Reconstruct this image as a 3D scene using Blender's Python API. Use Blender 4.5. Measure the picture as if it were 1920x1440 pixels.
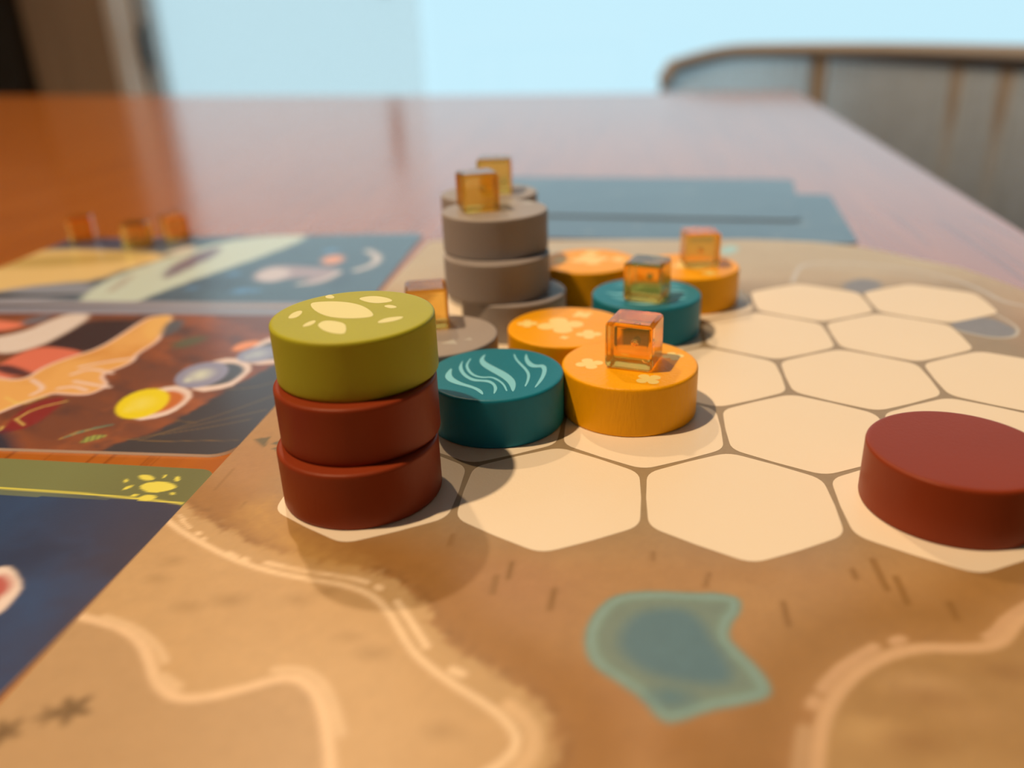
import bpy, bmesh, math, random
import numpy as np
from mathutils import Matrix, Vector

for o in list(bpy.data.objects):
    bpy.data.objects.remove(o, do_unlink=True)
scene = bpy.context.scene
col = scene.collection
MM = 0.001
random.seed(4)
rng = np.random.default_rng(7)

# ------------------------------------------------------------------ camera
# z = 0 is the top face of the game board, +y points away from the camera
F_PX = 1553.12
CAM = np.array([0.034918, -0.097432, 0.059121])
RIGHT = np.array([0.990359, 0.133679, -0.036314])
DOWN = np.array([0.020231, -0.398924, -0.916761])
FWD = np.array([-0.137038, 0.907188, -0.397782])
cam_data = bpy.data.cameras.new('camera')
cam = bpy.data.objects.new('camera', cam_data)
col.objects.link(cam)
M = Matrix.Identity(4)
for i in range(3):
    M[i][0] = RIGHT[i]; M[i][1] = -DOWN[i]; M[i][2] = -FWD[i]; M[i][3] = CAM[i]
cam.matrix_world = M
cam_data.sensor_width = 36.0
cam_data.lens = F_PX / 1920 * 36.0
cam_data.clip_start = 0.005
cam_data.clip_end = 50
cam_data.dof.use_dof = True
cam_data.dof.focus_distance = 0.120
cam_data.dof.aperture_fstop = 10.5
scene.camera = cam

# ------------------------------------------------------------------ sky
world = bpy.data.worlds.new('daylight')
scene.world = world
world.use_nodes = True
bg = world.node_tree.nodes['Background']
bg.inputs[0].default_value = (0.56, 0.85, 0.97, 1)
bg.inputs[1].default_value = 1.1

# ------------------------------------------------------------------ colour management
scene.view_settings.view_transform = 'Standard'
scene.view_settings.look = 'None'
scene.view_settings.exposure = 0.0
scene.view_settings.gamma = 1.0
scene.view_settings.use_curve_mapping = False
scene.cycles.use_denoising = True
scene.cycles.max_bounces = 14
scene.cycles.transmission_bounces = 12
scene.cycles.transparent_max_bounces = 12
scene.cycles.sample_clamp_indirect = 40.0

LAMP_COL = (1.0, 0.655, 0.36)
LAMP_A = (-0.66, -0.15, 116.0)      # x, y, watts
LAMP_B = (-0.63, 1.30, 50.0)


# ================================================================== helpers
def P(px, py, z=0.0):
    """the point of the horizontal plane z (metres) that the photograph shows at a pixel"""
    d = RIGHT * ((px - 960) / F_PX) + DOWN * ((py - 720) / F_PX) + FWD
    t = (z - CAM[2]) / d[2]
    return CAM + t * d


def P2(px, py, z=0.0):
    p = P(px, py, z)
    return (p[0] / MM, p[1] / MM)


def lin(c):
    c = np.asarray(c, float) / 255.0
    return np.where(c <= 0.04045, c / 12.92, ((c + 0.055) / 1.055) ** 2.4)


LIGHT = np.array([1.02, 0.70, 0.405])


def alb(r, g, b, k=1.0):
    """ink colour that looks like this sRGB value in the warm lamp light"""
    return np.clip(lin((r, g, b)) / LIGHT * k, 0.004, 0.88)


def chaikin(pts, n=2, closed=True):
    pts = [np.asarray(p, float) for p in pts]
    for _ in range(n):
        out = []
        m = len(pts)
        if not closed:
            out.append(pts[0])
        for i in range(m if closed else m - 1):
            a, b = pts[i], pts[(i + 1) % m]
            out += [a * .75 + b * .25, a * .25 + b * .75]
        if not closed:
            out.append(pts[-1])
        pts = out
    return pts


MATS = {}


def mat(name, color, rough=0.5, spec=0.5, noise=None, bump=None, coat=0.0, coat_rough=0.1, sheen=0.0,
        stretch=(1, 1, 1), metallic=0.0):
    """principled material; noise = (scale, strength) varies the colour, bump = (scale, strength)"""
    if name in MATS:
        return MATS[name]
    m = bpy.data.materials.new(name)
    m.use_nodes = True
    nt = m.node_tree
    b = nt.nodes['Principled BSDF']
    b.inputs['Base Color'].default_value = (*color, 1)
    b.inputs['Roughness'].default_value = rough
    b.inputs['Specular IOR Level'].default_value = spec
    b.inputs['Coat Weight'].default_value = coat
    b.inputs['Coat Roughness'].default_value = coat_rough
    b.inputs['Metallic'].default_value = metallic
    tc = nt.nodes.new('ShaderNodeTexCoord')
    mp = nt.nodes.new('ShaderNodeMapping')
    mp.inputs['Scale'].default_value = stretch
    nt.links.new(tc.outputs['Object'], mp.inputs['Vector'])
    if noise:
        n = nt.nodes.new('ShaderNodeTexNoise')
        n.inputs['Scale'].default_value = noise[0]
        n.inputs['Detail'].default_value = 5
        nt.links.new(mp.outputs[0], n.inputs['Vector'])
        mx = nt.nodes.new('ShaderNodeMix')
        mx.data_type = 'RGBA'
        c = np.asarray(color)
        mx.inputs['A'].default_value = (*np.clip(c * (1 - noise[1]), 0, 1), 1)
        mx.inputs['B'].default_value = (*np.clip(c * (1 + noise[1]), 0, 1), 1)
        nt.links.new(n.outputs['Fac'], mx.inputs['Factor'])
        nt.links.new(mx.outputs['Result'], b.inputs['Base Color'])
    if bump:
        n2 = nt.nodes.new('ShaderNodeTexNoise')
        n2.inputs['Scale'].default_value = bump[0]
        n2.inputs['Detail'].default_value = 4
        nt.links.new(mp.outputs[0], n2.inputs['Vector'])
        bp = nt.nodes.new('ShaderNodeBump')
        bp.inputs['Strength'].default_value = bump[1]
        bp.inputs['Distance'].default_value = 0.0003
        nt.links.new(n2.outputs['Fac'], bp.inputs['Height'])
        nt.links.new(bp.outputs[0], b.inputs['Normal'])
    MATS[name] = m
    return m


def print_mat(name, rough=0.42, spec=0.5, tex_scale=2200.0, bump=0.08, coat=0.0):
    """printed card: ink from the mesh's own colour attribute, faint linen relief"""
    if name in MATS:
        return MATS[name]
    m = bpy.data.materials.new(name)
    m.use_nodes = True
    nt = m.node_tree
    b = nt.nodes['Principled BSDF']
    at = nt.nodes.new('ShaderNodeVertexColor')
    at.layer_name = 'ink'
    nt.links.new(at.outputs['Color'], b.inputs['Base Color'])
    b.inputs['Roughness'].default_value = rough
    b.inputs['Specular IOR Level'].default_value = spec
    b.inputs['Coat Weight'].default_value = coat
    b.inputs['Coat Roughness'].default_value = 0.12
    tc = nt.nodes.new('ShaderNodeTexCoord')
    w = nt.nodes.new('ShaderNodeTexNoise')
    w.inputs['Scale'].default_value = tex_scale
    w.inputs['Detail'].default_value = 1
    nt.links.new(tc.outputs['Object'], w.inputs['Vector'])
    bp = nt.nodes.new('ShaderNodeBump')
    bp.inputs['Strength'].default_value = bump
    bp.inputs['Distance'].default_value = 0.0001
    nt.links.new(w.outputs['Fac'], bp.inputs['Height'])
    nt.links.new(bp.outputs[0], b.inputs['Normal'])
    MATS[name] = m
    return m


def link(name, me, material=None, parent=None, loc=None, rotz=0.0, smooth=False):
    o = bpy.data.objects.new(name, me)
    col.objects.link(o)
    if material is not None and not me.materials:
        me.materials.append(material)
    if smooth:
        me.polygons.foreach_set('use_smooth', [True] * len(me.polygons))
    if parent is not None:
        o.parent = parent
    if loc is not None:
        o.location = loc
    o.rotation_euler = (0, 0, rotz)
    return o


def mesh(name, verts, faces):
    me = bpy.data.meshes.new(name)
    me.from_pydata([tuple(map(float, v)) for v in verts], [], faces)
    me.update()
    return me


def empty(name, loc=(0, 0, 0), rotz=0.0):
    o = bpy.data.objects.new(name, None)
    o.empty_display_size = 0.01
    col.objects.link(o)
    o.location = loc
    o.rotation_euler = (0, 0, rotz)
    return o


def tag(o, label, cat, group=None, kind=None):
    o['label'] = label
    o['category'] = cat
    if group:
        o['group'] = group
    if kind:
        o['kind'] = kind
    return o


def struct(o, label=None):
    o['kind'] = 'structure'
    if label:
        o['label'] = label
    return o


def box_bm(bm, x0, x1, y0, y1, z0, z1):
    vs = [bm.verts.new(v) for v in
          [(x0, y0, z0), (x1, y0, z0), (x1, y1, z0), (x0, y1, z0), (x0, y0, z1), (x1, y0, z1), (x1, y1, z1), (x0, y1, z1)]]
    for f in [(0, 3, 2, 1), (4, 5, 6, 7), (0, 1, 5, 4), (1, 2, 6, 5), (2, 3, 7, 6), (3, 0, 4, 7)]:
        bm.faces.new([vs[i] for i in f])


def box(name, x0, x1, y0, y1, z0, z1, material, parent=None, bevel=0.0):
    bm = bmesh.new()
    box_bm(bm, x0, x1, y0, y1, z0, z1)
    if bevel:
        bmesh.ops.bevel(bm, geom=bm.edges[:], offset=bevel, segments=3, affect='EDGES', profile=0.5)
    me = bpy.data.meshes.new(name)
    bm.to_mesh(me); bm.free()
    return link(name, me, material, parent)


def boxes(name, specs, material, parent=None):
    bm = bmesh.new()
    for s in specs:
        box_bm(bm, *s)
    me = bpy.data.meshes.new(name)
    bm.to_mesh(me); bm.free()
    return link(name, me, material, parent)


def lathe_mesh(name, prof, n=96):
    """prof: list of (r, z) from the bottom axis to the top axis"""
    verts, faces, rings = [], [], []
    for r, z in prof:
        if r < 1e-7:
            rings.append([len(verts)]); verts.append((0, 0, z))
        else:
            rings.append(list(range(len(verts), len(verts) + n)))
            verts += [(r * math.cos(2 * math.pi * i / n), r * math.sin(2 * math.pi * i / n), z) for i in range(n)]
    for a, b in zip(rings, rings[1:]):
        for i in range(n):
            j = (i + 1) % n
            if len(a) == 1 and len(b) == 1:
                continue
            if len(a) == 1:
                faces.append((a[0], b[j], b[i]))
            elif len(b) == 1:
                faces.append((a[i], a[j], b[0]))
            else:
                faces.append((a[i], a[j], b[j], b[i]))
    return mesh(name, verts, faces)


def flat_polys(name, polys, z, material, parent, label=None):
    """thin flat ink shapes; polys in metres, local to the parent"""
    verts, faces = [], []
    for poly in polys:
        area = sum(poly[i][0] * poly[(i + 1) % len(poly)][1] - poly[(i + 1) % len(poly)][0] * poly[i][1] for i in range(len(poly)))
        if area < 0:
            poly = poly[::-1]
        k = len(verts)
        verts += [(p[0], p[1], z) for p in poly]
        faces.append(tuple(range(k, k + len(poly))))
    o = link(name, mesh(name, verts, faces), material, parent)
    if label:
        o['label'] = label
    return o


def stroke(pts, widths):
    """outline of a brush line; widths at each point"""
    pts = [np.asarray(p, float) for p in pts]
    L, R = [], []
    for i, p in enumerate(pts):
        a = pts[max(i - 1, 0)]; b = pts[min(i + 1, len(pts) - 1)]
        t = (b - a) / (np.linalg.norm(b - a) + 1e-12)
        n = np.array([-t[1], t[0]])
        w = widths if np.isscalar(widths) else widths[i]
        L.append(p + n * w / 2); R.append(p - n * w / 2)
    return L + R[::-1]


def tube(bm, pts, ru, rv, seg=10, closed=False):
    """sweep an ellipse (ru sideways, rv up) along pts"""
    rings = []
    n = len(pts)
    for i, p in enumerate(pts):
        a = pts[max(i - 1, 0)]; b = pts[min(i + 1, n - 1)]
        t = Vector(np.asarray(b) - np.asarray(a)).normalized()
        up = Vector((0, 0, 1)) if abs(t.z) < 0.95 else Vector((1, 0, 0))
        s = t.cross(up).normalized(); u = s.cross(t).normalized()
        rings.append([bm.verts.new(Vector(p) + s * (ru * math.cos(2 * math.pi * k / seg)) + u * (rv * math.sin(2 * math.pi * k / seg)))
                      for k in range(seg)])
    for a, b in zip(rings, rings[1:]):
        for k in range(seg):
            bm.faces.new((a[k], a[(k + 1) % seg], b[(k + 1) % seg], b[k]))
    bm.faces.new(rings[0][::-1]); bm.faces.new(rings[-1])


def bm_obj(name, bm, material, parent=None, smooth=True):
    bmesh.ops.recalc_face_normals(bm, faces=bm.faces[:])
    me = bpy.data.meshes.new(name)
    bm.to_mesh(me); bm.free()
    return link(name, me, material, parent, smooth=smooth)


# ---------------------------------------------------------------- ink painter
def sdf(poly, X, Y):
    """signed distance (negative inside) of points to a closed polygon"""
    poly = np.asarray(poly, float)
    d = np.full(X.shape, 1e18)
    inside = np.zeros(X.shape, bool)
    n = len(poly)
    for i in range(n):
        ax, ay = poly[i]; bx, by = poly[(i + 1) % n]
        ex, ey = bx - ax, by - ay
        wx, wy = X - ax, Y - ay
        t = np.clip((wx * ex + wy * ey) / (ex * ex + ey * ey + 1e-12), 0, 1)
        d = np.minimum(d, (wx - ex * t) ** 2 + (wy - ey * t) ** 2)
        c = ((ay > Y) != (by > Y))
        if ey != 0:
            inside ^= c & (X < ex * (Y - ay) / ey + ax)
    d = np.sqrt(d)
    return np.where(inside, -d, d)


def ldist(line, X, Y):
    line = np.asarray(line, float)
    d = np.full(X.shape, 1e18)
    for i in range(len(line) - 1):
        ax, ay = line[i]; ex, ey = line[i + 1] - line[i]
        wx, wy = X - ax, Y - ay
        t = np.clip((wx * ex + wy * ey) / (ex * ex + ey * ey + 1e-12), 0, 1)
        d = np.minimum(d, (wx - ex * t) ** 2 + (wy - ey * t) ** 2)
    return np.sqrt(d)


_perm = rng.random((256, 256))


def vnoise(X, Y, s):
    """smooth value noise 0..1, s = cells per mm"""
    x, y = X * s + 100.3, Y * s + 57.7
    xi, yi = np.floor(x).astype(int), np.floor(y).astype(int)
    fx, fy = x - xi, y - yi
    fx = fx * fx * (3 - 2 * fx); fy = fy * fy * (3 - 2 * fy)
    g = lambda a, b: _perm[a % 256, b % 256]
    return (g(xi, yi) * (1 - fx) + g(xi + 1, yi) * fx) * (1 - fy) + (g(xi, yi + 1) * (1 - fx) + g(xi + 1, yi + 1) * fx) * fy


def fbm(X, Y, s):
    return 0.5 * vnoise(X, Y, s) + 0.27 * vnoise(X, Y, s * 2.1) + 0.15 * vnoise(X, Y, s * 4.3) + 0.08 * vnoise(X, Y, s * 9.1)


class Ink:
    """colours of a printed sheet sampled at points X, Y (board millimetres); shapes come in photo pixels at height z"""
    def __init__(self, X, Y, z, base):
        self.X, self.Y, self.z = X, Y, z
        self.c = np.tile(np.asarray(base, float), (X.size, 1))

    def w(self, pts, n=0, closed=True):
        q = [P2(x, y, self.z) for x, y in pts]
        return chaikin(q, n, closed) if n else q

    def put(self, m, color):
        m = np.clip(m, 0, 1)[:, None]
        self.c = self.c * (1 - m) + np.asarray(color, float) * m

    def poly(self, pts, color, soft=0.25, smooth=2, rough=0.0, k=1.0):
        d = sdf(self.w(pts, smooth), self.X, self.Y)
        if rough:
            d = d + (fbm(self.X, self.Y, 0.9) - 0.5) * rough
        self.put(k * (0.5 - d / (2 * soft)), color)

    def line(self, pts, color, width, soft=0.2, smooth=2, k=1.0):
        d = ldist(self.w(pts, smooth, False), self.X, self.Y)
        self.put(k * (0.5 + (width / 2 - d) / (2 * soft)), color)

    def blob(self, px, py, r, color, soft=0.8, k=1.0, ry=None, ang=0.0):
        x, y = P2(px, py, self.z)
        dx, dy = self.X - x, self.Y - y
        c, s = math.cos(ang), math.sin(ang)
        u, v = dx * c + dy * s, -dx * s + dy * c
        d = (np.sqrt((u / r) ** 2 + (v / (ry or r)) ** 2) - 1) * min(r, ry or r)
        self.put(k * (0.5 - d / (2 * soft)), color)

    def ell(self, px, py, rx, ry, tilt, color, soft=0.25, k=1.0):
        """ellipse given in pixels"""
        t = math.radians(tilt)
        pts = [(px + rx * math.cos(a) * math.cos(t) - ry * math.sin(a) * math.sin(t),
                py + rx * math.cos(a) * math.sin(t) + ry * math.sin(a) * math.cos(t)) for a in np.linspace(0, 2 * math.pi, 21)[:-1]]
        self.poly(pts, color, soft, 0, k=k)


def sheet(name, xl, xr, y0, y1, res, thick, paint, top_mat, edge_mat, frame, zc, rnd, parent=None):
    """a printed sheet: fine grid on the top for the ink, plain sides and underside.
    xl(v), xr(v): left and right outline in local mm; frame = (ox, oy, angle) places it on the table"""
    vs = np.unique(np.concatenate([np.linspace(y0, y1, int((y1 - y0) / res) + 1),
                                   y0 + rnd * (1 - np.cos(np.linspace(0, math.pi / 2, 9))),
                                   y1 - rnd * (1 - np.cos(np.linspace(0, math.pi / 2, 9)))]))
    nu = int((xr((y0 + y1) / 2) - xl((y0 + y1) / 2)) / res) + 1
    u = np.linspace(0, 1, nu)
    LX, LY = [], []
    for v in vs:
        a, b = xl(v), xr(v)
        LX.append(a + (b - a) * u); LY.append(np.full(nu, v))
    LX = np.concatenate(LX); LY = np.concatenate(LY)
    nv = len(vs)
    ox, oy, ang = frame
    ca, sa = math.cos(ang), math.sin(ang)
    WX, WY = ox + LX * ca - LY * sa, oy + LX * sa + LY * ca
    colr = paint(WX, WY)
    verts = np.stack([LX * MM, LY * MM, np.full(LX.size, thick * MM)], 1)
    i = np.arange(nu - 1)[None, :] + nu * np.arange(nv - 1)[:, None]
    quads = np.stack([i, i + 1, i + 1 + nu, i + nu], -1).reshape(-1, 4)
    loop = list(range(nu)) + [nu * r + nu - 1 for r in range(1, nv)] + list(range(nu * nv - 2, nu * (nv - 1) - 1, -1)) + [nu * r for r in range(nv - 2, 0, -1)]
    cx_, cy_ = verts[:, 0].mean(), verts[:, 1].mean()
    gx, gy = 1 + 0.22 * thick * MM / (np.ptp(verts[:, 0]) / 2), 1 + 0.22 * thick * MM / (np.ptp(verts[:, 1]) / 2)
    low = np.array([(cx_ + (verts[k][0] - cx_) * gx, cy_ + (verts[k][1] - cy_) * gy, 0.0) for k in loop])
    nb = len(verts); m = len(loop)
    sides = [(loop[k], nb + k, nb + (k + 1) % m, loop[(k + 1) % m]) for k in range(m)]
    faces = [tuple(q) for q in quads.tolist()] + sides + [tuple(range(nb + m - 1, nb - 1, -1))]
    me = bpy.data.meshes.new(name)
    me.from_pydata(np.concatenate([verts, low]).tolist(), [], faces)
    me.materials.append(top_mat); me.materials.append(edge_mat)
    idx = np.ones(len(faces), dtype=np.int32); idx[:len(quads)] = 0
    me.polygons.foreach_set('material_index', idx)
    at = me.color_attributes.new('ink', 'FLOAT_COLOR', 'POINT')
    full = np.ones((len(me.vertices), 4), dtype=np.float32)
    full[:nb, :3] = np.clip(colr, 0.003, 0.9)
    at.data.foreach_set('color', full.ravel())
    me.update()
    return link(name, me, None, parent, (ox * MM, oy * MM, zc), ang)


def rounded(x0, x1, y0, y1, r):
    def inset(v):
        e = min(v - y0, y1 - v)
        return 0.0 if e >= r else r - math.sqrt(max(r * r - (r - e) ** 2, 0))
    return (lambda v: x0 + inset(v)), (lambda v: x1 - inset(v))


# ================================================================== the room
TABLE_Z = -0.002
FLOOR_Z = TABLE_Z - 0.74
CEIL_Z = 1.70
X0, X1, Y0, Y1 = -2.7, 2.6, -2.3, 2.60

m_wall = mat('wall_paint', (0.62, 0.58, 0.53), 0.8, 0.3, noise=(3, 0.03), bump=(300, 0.05))
m_floor = mat('floor_boards', (0.22, 0.13, 0.075), 0.45, 0.5, noise=(6, 0.35), stretch=(6, 0.6, 1))
m_white = mat('white_lacquer', (0.85, 0.85, 0.85), 0.4)
m_alu = mat('grey_aluminium', (0.46, 0.47, 0.48), 0.45, metallic=0.3)
m_black = mat('black_metal', (0.02, 0.02, 0.022), 0.35)
m_doorwood = mat('brown_door_veneer', (0.40, 0.30, 0.22), 0.5, noise=(5, 0.25), stretch=(8, 8, 0.5))

floor = struct(box('floor', X0, X1, Y0, Y1, FLOOR_Z - 0.08, FLOOR_Z, m_floor))
ceiling = struct(box('ceiling', X0 - 0.1, X1 + 0.1, Y0 - 0.1, Y1 + 0.1, CEIL_Z, CEIL_Z + 0.08, m_wall))
struct(box('wall_left', X0 - 0.1, X0, Y0 - 0.1, Y1 + 0.1, FLOOR_Z - 0.08, CEIL_Z, m_wall))
struct(box('wall_right', X1, X1 + 0.1, Y0 - 0.1, Y1 + 0.1, FLOOR_Z - 0.08, CEIL_Z, m_wall))
struct(box('wall_front', X0, X1, Y0 - 0.1, Y0, FLOOR_Z - 0.08, CEIL_Z, m_wall))
# back wall with the wide window opening
WX0, WX1, WZ0, WZ1 = -1.60, 2.05, -0.62, 1.42
struct(boxes('wall_back', [(X0, WX0, Y1, Y1 + 0.1, FLOOR_Z - 0.08, CEIL_Z),
                           (WX1, X1, Y1, Y1 + 0.1, FLOOR_Z - 0.08, CEIL_Z),
                           (WX0, WX1, Y1, Y1 + 0.1, FLOOR_Z - 0.08, WZ0),
                           (WX0, WX1, Y1, Y1 + 0.1, WZ1, CEIL_Z)], m_wall))
struct(boxes('baseboard_back', [(X0, X1, Y1 - 0.012, Y1, FLOOR_Z, FLOOR_Z + 0.07)], m_white))

win = struct(empty('window_1', (WX0, Y1, WZ0)))


def wbox(name, x0, x1, y0, y1, z0, z1, m, parent=win):
    o = box(name, x0 - WX0, x1 - WX0, y0 - Y1, y1 - Y1, z0 - WZ0, z1 - WZ0, m, parent)
    return o


wbox('window_frame', WX0, -1.545, Y1 - 0.02, Y1 + 0.09, WZ0, WZ1, m_white)
wbox('window_frame', 2.0, WX1, Y1 - 0.02, Y1 + 0.09, WZ0, WZ1, m_white)
wbox('window_frame', -1.545, 2.0, Y1 - 0.02, Y1 + 0.09, WZ0, WZ0 + 0.05, m_white)
wbox('window_frame', -1.545, 2.0, Y1 - 0.02, Y1 + 0.09, WZ1 - 0.05, WZ1, m_white)
sash = wbox('sash', -1.545, -1.487, Y1 + 0.0, Y1 + 0.06, WZ0 + 0.05, WZ1 - 0.05, m_alu)
m_glass = bpy.data.materials.new('window_glass'); m_glass.use_nodes = True
nt = m_glass.node_tree
for n in list(nt.nodes):
    if n.type != 'OUTPUT_MATERIAL':
        nt.nodes.remove(n)
tr = nt.nodes.new('ShaderNodeBsdfTransparent'); gl = nt.nodes.new('ShaderNodeBsdfGlossy'); mx = nt.nodes.new('ShaderNodeMixShader')
gl.inputs['Roughness'].default_value = 0.02; mx.inputs[0].default_value = 0.04
nt.links.new(tr.outputs[0], mx.inputs[1]); nt.links.new(gl.outputs[0], mx.inputs[2])
nt.links.new(mx.outputs[0], nt.nodes['Material Output'].inputs[0])
wbox('pane', -1.487, -0.60, Y1 + 0.028, Y1 + 0.034, WZ0 + 0.05, WZ1 - 0.05, m_glass)
wbox('pane', -0.60, 2.0, Y1 + 0.048, Y1 + 0.054, WZ0 + 0.05, WZ1 - 0.05, m_glass)
hd = wbox('handle_plate', -1.522, -1.496, Y1 - 0.008, Y1 + 0.0, -0.03, 0.11, m_black)
wbox('handle', -1.518, -1.500, Y1 - 0.05, Y1 - 0.034, -0.005, 0.085, m_black)
wbox('handle_stem', -1.514, -1.504, Y1 - 0.036, Y1 - 0.006, 0.065, 0.08, m_black)
wbox('handle_plate', -0.725, -0.69, Y1 - 0.03, Y1 - 0.0, 0.16, 0.36, m_black)


def sheer(name, keep, tint):
    m = bpy.data.materials.new(name); m.use_nodes = True
    nt = m.node_tree
    for n in list(nt.nodes):
        if n.type != 'OUTPUT_MATERIAL':
            nt.nodes.remove(n)
    tr = nt.nodes.new('ShaderNodeBsdfTransparent'); tl = nt.nodes.new('ShaderNodeBsdfTranslucent'); mx = nt.nodes.new('ShaderNodeMixShader')
    df = nt.nodes.new('ShaderNodeBsdfDiffuse'); ad = nt.nodes.new('ShaderNodeMixShader')
    tl.inputs[0].default_value = (*tint, 1); df.inputs[0].default_value = (*tint, 1)
    mx.inputs[0].default_value = 1 - keep; ad.inputs[0].default_value = 0.4
    nt.links.new(tl.outputs[0], ad.inputs[1]); nt.links.new(df.outputs[0], ad.inputs[2])
    nt.links.new(tr.outputs[0], mx.inputs[1]); nt.links.new(ad.outputs[0], mx.inputs[2])
    nt.links.new(mx.outputs[0], nt.nodes['Material Output'].inputs[0])
    return m


# sheer panel blind over the left part of the window, hanging from a slim rail
bl = empty('panel_blind', (-1.04, Y1 - 0.035, WZ1))
tag(bl, 'pale sheer panel blind over the left half of the window', 'blind')
box('blind_fabric', -0.455, 0.437, -0.0015, 0.0015, -1.98, -0.005, sheer('sheer_fabric', 0.80, (0.9, 0.88, 0.84)), bl)
box('blind_rail', -0.46, 0.45, -0.012, 0.012, -0.008, 0.018, m_white, bl)

# brown door left of the window
dr = struct(empty('door_1', (-2.0, Y1, FLOOR_Z)))
box('door_leaf', 0.10, 0.395, -0.045, -0.005, 0.005, 2.05, m_doorwood, dr, 0.003)
box('door_frame', 0.395, 0.43, -0.055, -0.002, 0.0, 2.09, m_white, dr)
box('door_handle', 0.14, 0.25, -0.085, -0.07, 1.0, 1.02, m_alu, dr, 0.004)
# dark low cabinet in the corner
cb = empty('cabinet', (-2.30, 2.56, FLOOR_Z))
tag(cb, 'slim dark brown cabinet in the far left corner beside the door', 'cabinet')
m_cab = mat('dark_cabinet', (0.020, 0.016, 0.012), 0.5, noise=(8, 0.2))
box('carcass', -0.39, 0.395, -0.03, 0.035, 0.05, 1.08, m_cab, cb, 0.004)
for k in (0, 1):
    d = box('cabinet_door', -0.385 + k * 0.39, 0.0 + k * 0.39, -0.05, -0.032, 0.07, 1.06, m_cab, cb, 0.003)
    box('knob', -0.03 + k * 0.045, -0.015 + k * 0.045, -0.07, -0.05, 0.62, 0.64, m_alu, d, 0.004)
box('plinth', -0.38, 0.385, -0.02, 0.03, 0.0, 0.05, m_cab, cb)


def downlight(x, y, watts, label):
    t = empty('ceiling_light', (x, y, CEIL_Z))
    tag(t, label, 'lamp', 'recessed ceiling lights above the table')
    ring = lathe_mesh('trim_ring', [(0.030, -0.001), (0.030, -0.012), (0.034, -0.016), (0.048, -0.012), (0.050, -0.001)], 40)
    link('trim_ring', ring, m_white, t, smooth=True)
    bulb = lathe_mesh('bulb', [(0, -0.0085), (0.028, -0.0085), (0.0295, -0.006), (0.0295, -0.002)], 32)
    me = bpy.data.materials.get('lamp_glow')
    if me is None:
        me = bpy.data.materials.new('lamp_glow'); me.use_nodes = True
        b = me.node_tree.nodes['Principled BSDF']
        b.inputs['Base Color'].default_value = (0.9, 0.8, 0.6, 1)
        b.inputs['Emission Color'].default_value = (*LAMP_COL, 1)
        b.inputs['Emission Strength'].default_value = 12
    link('bulb', bulb, me, t, smooth=True)
    ld = bpy.data.lights.new('lamp_beam', 'SPOT')
    ld.energy = watts
    ld.color = LAMP_COL
    ld.shadow_soft_size = 0.028
    ld.spot_size = math.radians(125)
    ld.spot_blend = 0.5
    lo = bpy.data.objects.new('lamp_beam', ld)
    col.objects.link(lo)
    lo.parent = t
    lo.location = (0, 0, -0.035)
    return t


downlight(LAMP_A[0], LAMP_A[1], LAMP_A[2], 'recessed ceiling light directly left of the camera')
downlight(LAMP_B[0], LAMP_B[1], LAMP_B[2], 'recessed ceiling light nearer the window')

# ================================================================== the table
m_wood = bpy.data.materials.new('table_wood'); m_wood.use_nodes = True
nt = m_wood.node_tree; b = nt.nodes['Principled BSDF']
tc = nt.nodes.new('ShaderNodeTexCoord'); mp = nt.nodes.new('ShaderNodeMapping')
mp.inputs['Scale'].default_value = (38, 2.0, 10); mp.inputs['Rotation'].default_value = (0, 0, math.radians(-8))
n1 = nt.nodes.new('ShaderNodeTexNoise'); n1.inputs['Scale'].default_value = 3; n1.inputs['Detail'].default_value = 8; n1.inputs['Distortion'].default_value = 0.6
rp = nt.nodes.new('ShaderNodeValToRGB')
rp.color_ramp.elements[0].position = 0.3; rp.color_ramp.elements[0].color = (0.42, 0.132, 0.013, 1)
rp.color_ramp.elements[1].position = 0.72; rp.color_ramp.elements[1].color = (0.50, 0.168, 0.020, 1)
nt.links.new(tc.outputs['Object'], mp.inputs[0]); nt.links.new(mp.outputs[0], n1.inputs['Vector'])
nt.links.new(n1.outputs['Fac'], rp.inputs[0])
# dark pores: thin streaks along the grain
mp2 = nt.nodes.new('ShaderNodeMapping'); mp2.inputs['Scale'].default_value = (620, 14, 10); mp2.inputs['Rotation'].default_value = (0, 0, math.radians(-8))
n2 = nt.nodes.new('ShaderNodeTexNoise'); n2.inputs['Scale'].default_value = 1; n2.inputs['Detail'].default_value = 2
rp2 = nt.nodes.new('ShaderNodeValToRGB')
rp2.color_ramp.elements[0].position = 0.30; rp2.color_ramp.elements[0].color = (0.6, 0.52, 0.5, 1)
rp2.color_ramp.elements[1].position = 0.40; rp2.color_ramp.elements[1].color = (1, 1, 1, 1)
mm = nt.nodes.new('ShaderNodeMix'); mm.data_type = 'RGBA'; mm.blend_type = 'MULTIPLY'; mm.inputs['Factor'].default_value = 0.9
nt.links.new(tc.outputs['Object'], mp2.inputs[0]); nt.links.new(mp2.outputs[0], n2.inputs['Vector']); nt.links.new(n2.outputs['Fac'], rp2.inputs[0])
nt.links.new(rp.outputs[0], mm.inputs['A']); nt.links.new(rp2.outputs[0], mm.inputs['B'])
nt.links.new(mm.outputs['Result'], b.inputs['Base Color'])
b.inputs['Roughness'].default_value = 0.22
b.inputs['Specular IOR Level'].default_value = 0.6
b.inputs['Coat Weight'].default_value = 0.35
b.inputs['Coat Roughness'].default_value = 0.1
b.inputs['Coat IOR'].default_value = 1.5

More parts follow.
